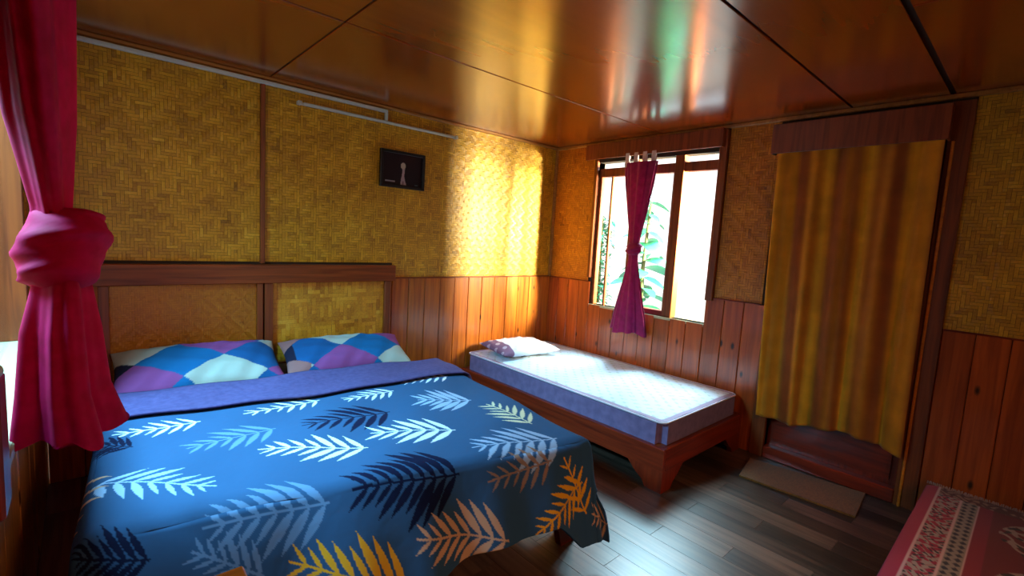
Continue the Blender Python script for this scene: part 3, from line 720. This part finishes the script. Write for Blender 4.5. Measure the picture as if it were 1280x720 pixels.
zz = PZ+.012+.002*np.sin(a*9)*np.sin(b*7)-over*over*3
o = pymesh('rug_pile', np.stack([a, b, zz], 1), grid_faces(nx, ny), M['rug'], rg, True, rc)
sm = o.modifiers.new('thickness', 'SOLIDIFY'); sm.thickness = .009; sm.offset = -1
bm = bmesh.new()
for i in range(120):
    y = y1-.003-i*(y1-y0-.006)/119; l = random.uniform(.025, .042)
    bm_tube(bm, [(x1-.004, y, PZ+.012), (x1+l*.5, y+random.uniform(-.004, .004), PZ+.018), (x1+l*.8, y+random.uniform(-.008, .008), PZ+.006)], [.003, .0028, .0015], 4)
o = obj('fringe', bm, M['fringe'], rg); o['kind'] = 'stuff'
tb = thing('side_table', 'small orange wooden table whose corner peeks in at the bottom edge beside the bed', 'table', (-3.49, -2.48, 0))
box('tabletop', (-3.665, -2.66, .675), (-3.305, -2.285, .70), M['orange_z'], tb, .004)
box('apron', (-3.63, -2.33, .60), (-3.34, -2.31, .675), M['orange_z'], tb); box('apron', (-3.63, -2.635, .60), (-3.34, -2.615, .675), M['orange_z'], tb)
for a in (-3.65, -3.36):
    for b in (-2.645, -2.34): box('leg', (a, b, 0), (a+.04, b+.04, .675), M['orange_z'], tb)
# ------------------------------------------------------------------ outside
gnd = struct(box('ground', (-12, -14, -.6), (14, 12, -.45), M['grass'], bev=0))
def leaf_bm(l, w, droop=.3, n=7):
    bm = bmesh.new(); L_, R_, Mi = [], [], []
    for i in range(n):
        s = i/(n-1); ww = w/2*math.sin(math.pi*min(1, s*.93+.04))**.7; z = -droop*l*s*s
        Mi.append(bm.verts.new((l*s, 0, z-.012*(ww/w)))); L_.append(bm.verts.new((l*s, ww, z))); R_.append(bm.verts.new((l*s, -ww, z)))
    for i in range(n-1):
        bm.faces.new((Mi[i], Mi[i+1], L_[i+1], L_[i])); bm.faces.new((R_[i], R_[i+1], Mi[i+1], Mi[i]))
    return bm
def leaf_mesh(l, w, droop):
    me = bpy.data.meshes.new('leaf'); bm = leaf_bm(l, w, droop); bm.to_mesh(me); bm.free(); me.materials.append(M['leaf']); me.shade_smooth(); return me
bp = thing('broadleaf_plant', 'broad-leaved green plant growing outside behind the middle window pane', 'plant', (.70, -.66, -.45))
bm = bmesh.new(); bm_tube(bm, [(.70, -.66, -.45), (.73, -.64, .5), (.70, -.64, 1.2), (.72, -.66, 1.95)], [.03, .026, .02, .01], 8); obj('stem', bm, M['stem'], bp, True)
big = leaf_mesh(.34, .20, .6)
for i in range(34):
    z = .75+i*.036; a = i*2.4; o = link('leaf', big, None, bp)
    o.matrix_parent_inverse = Matrix(); o.location = Vector((.71, -.65, z))-bp.location; s = random.uniform(.7, 1.1)*(1-.012*i); o.scale = (s, s, s)
    o.rotation_euler = (random.uniform(-.4, .4), random.uniform(-.5, .1), a)
def shrub(label, x, y, h, w, n):
    t = thing('shrub', label, 'shrub', (x, y, -.45))
    bm = bmesh.new(); bm_tube(bm, [(x, y, -.45), (x+.02, y, h*.5), (x, y, h)], [.03, .02, .006], 6); obj('stem', bm, M['stem'], t)
    bm = bmesh.new()
    for i in range(n):
        zz = random.uniform(.55, h); th = random.uniform(0, 6.28); r = w*math.sqrt(random.random()); l = random.uniform(.05, .10)
        b = leaf_bm(l, l*.5, .3, 4); me = bpy.data.meshes.new('t'); b.to_mesh(me); b.free()
        mt = Matrix.Translation((x+r*math.cos(th), y+r*math.sin(th), zz))@Matrix.Rotation(random.uniform(0, 6.28), 4, 'Z')@Matrix.Rotation(random.uniform(-.9, .6), 4, 'Y')
        me.transform(mt); bm.from_mesh(me); bpy.data.meshes.remove(me)
    o = obj('foliage', bm, M['leaf_dark'], t, True); o['kind'] = 'stuff'
shrub('narrow dark green shrub outside behind the leftmost window pane', 1.15, .26, 1.75, .13, 420)
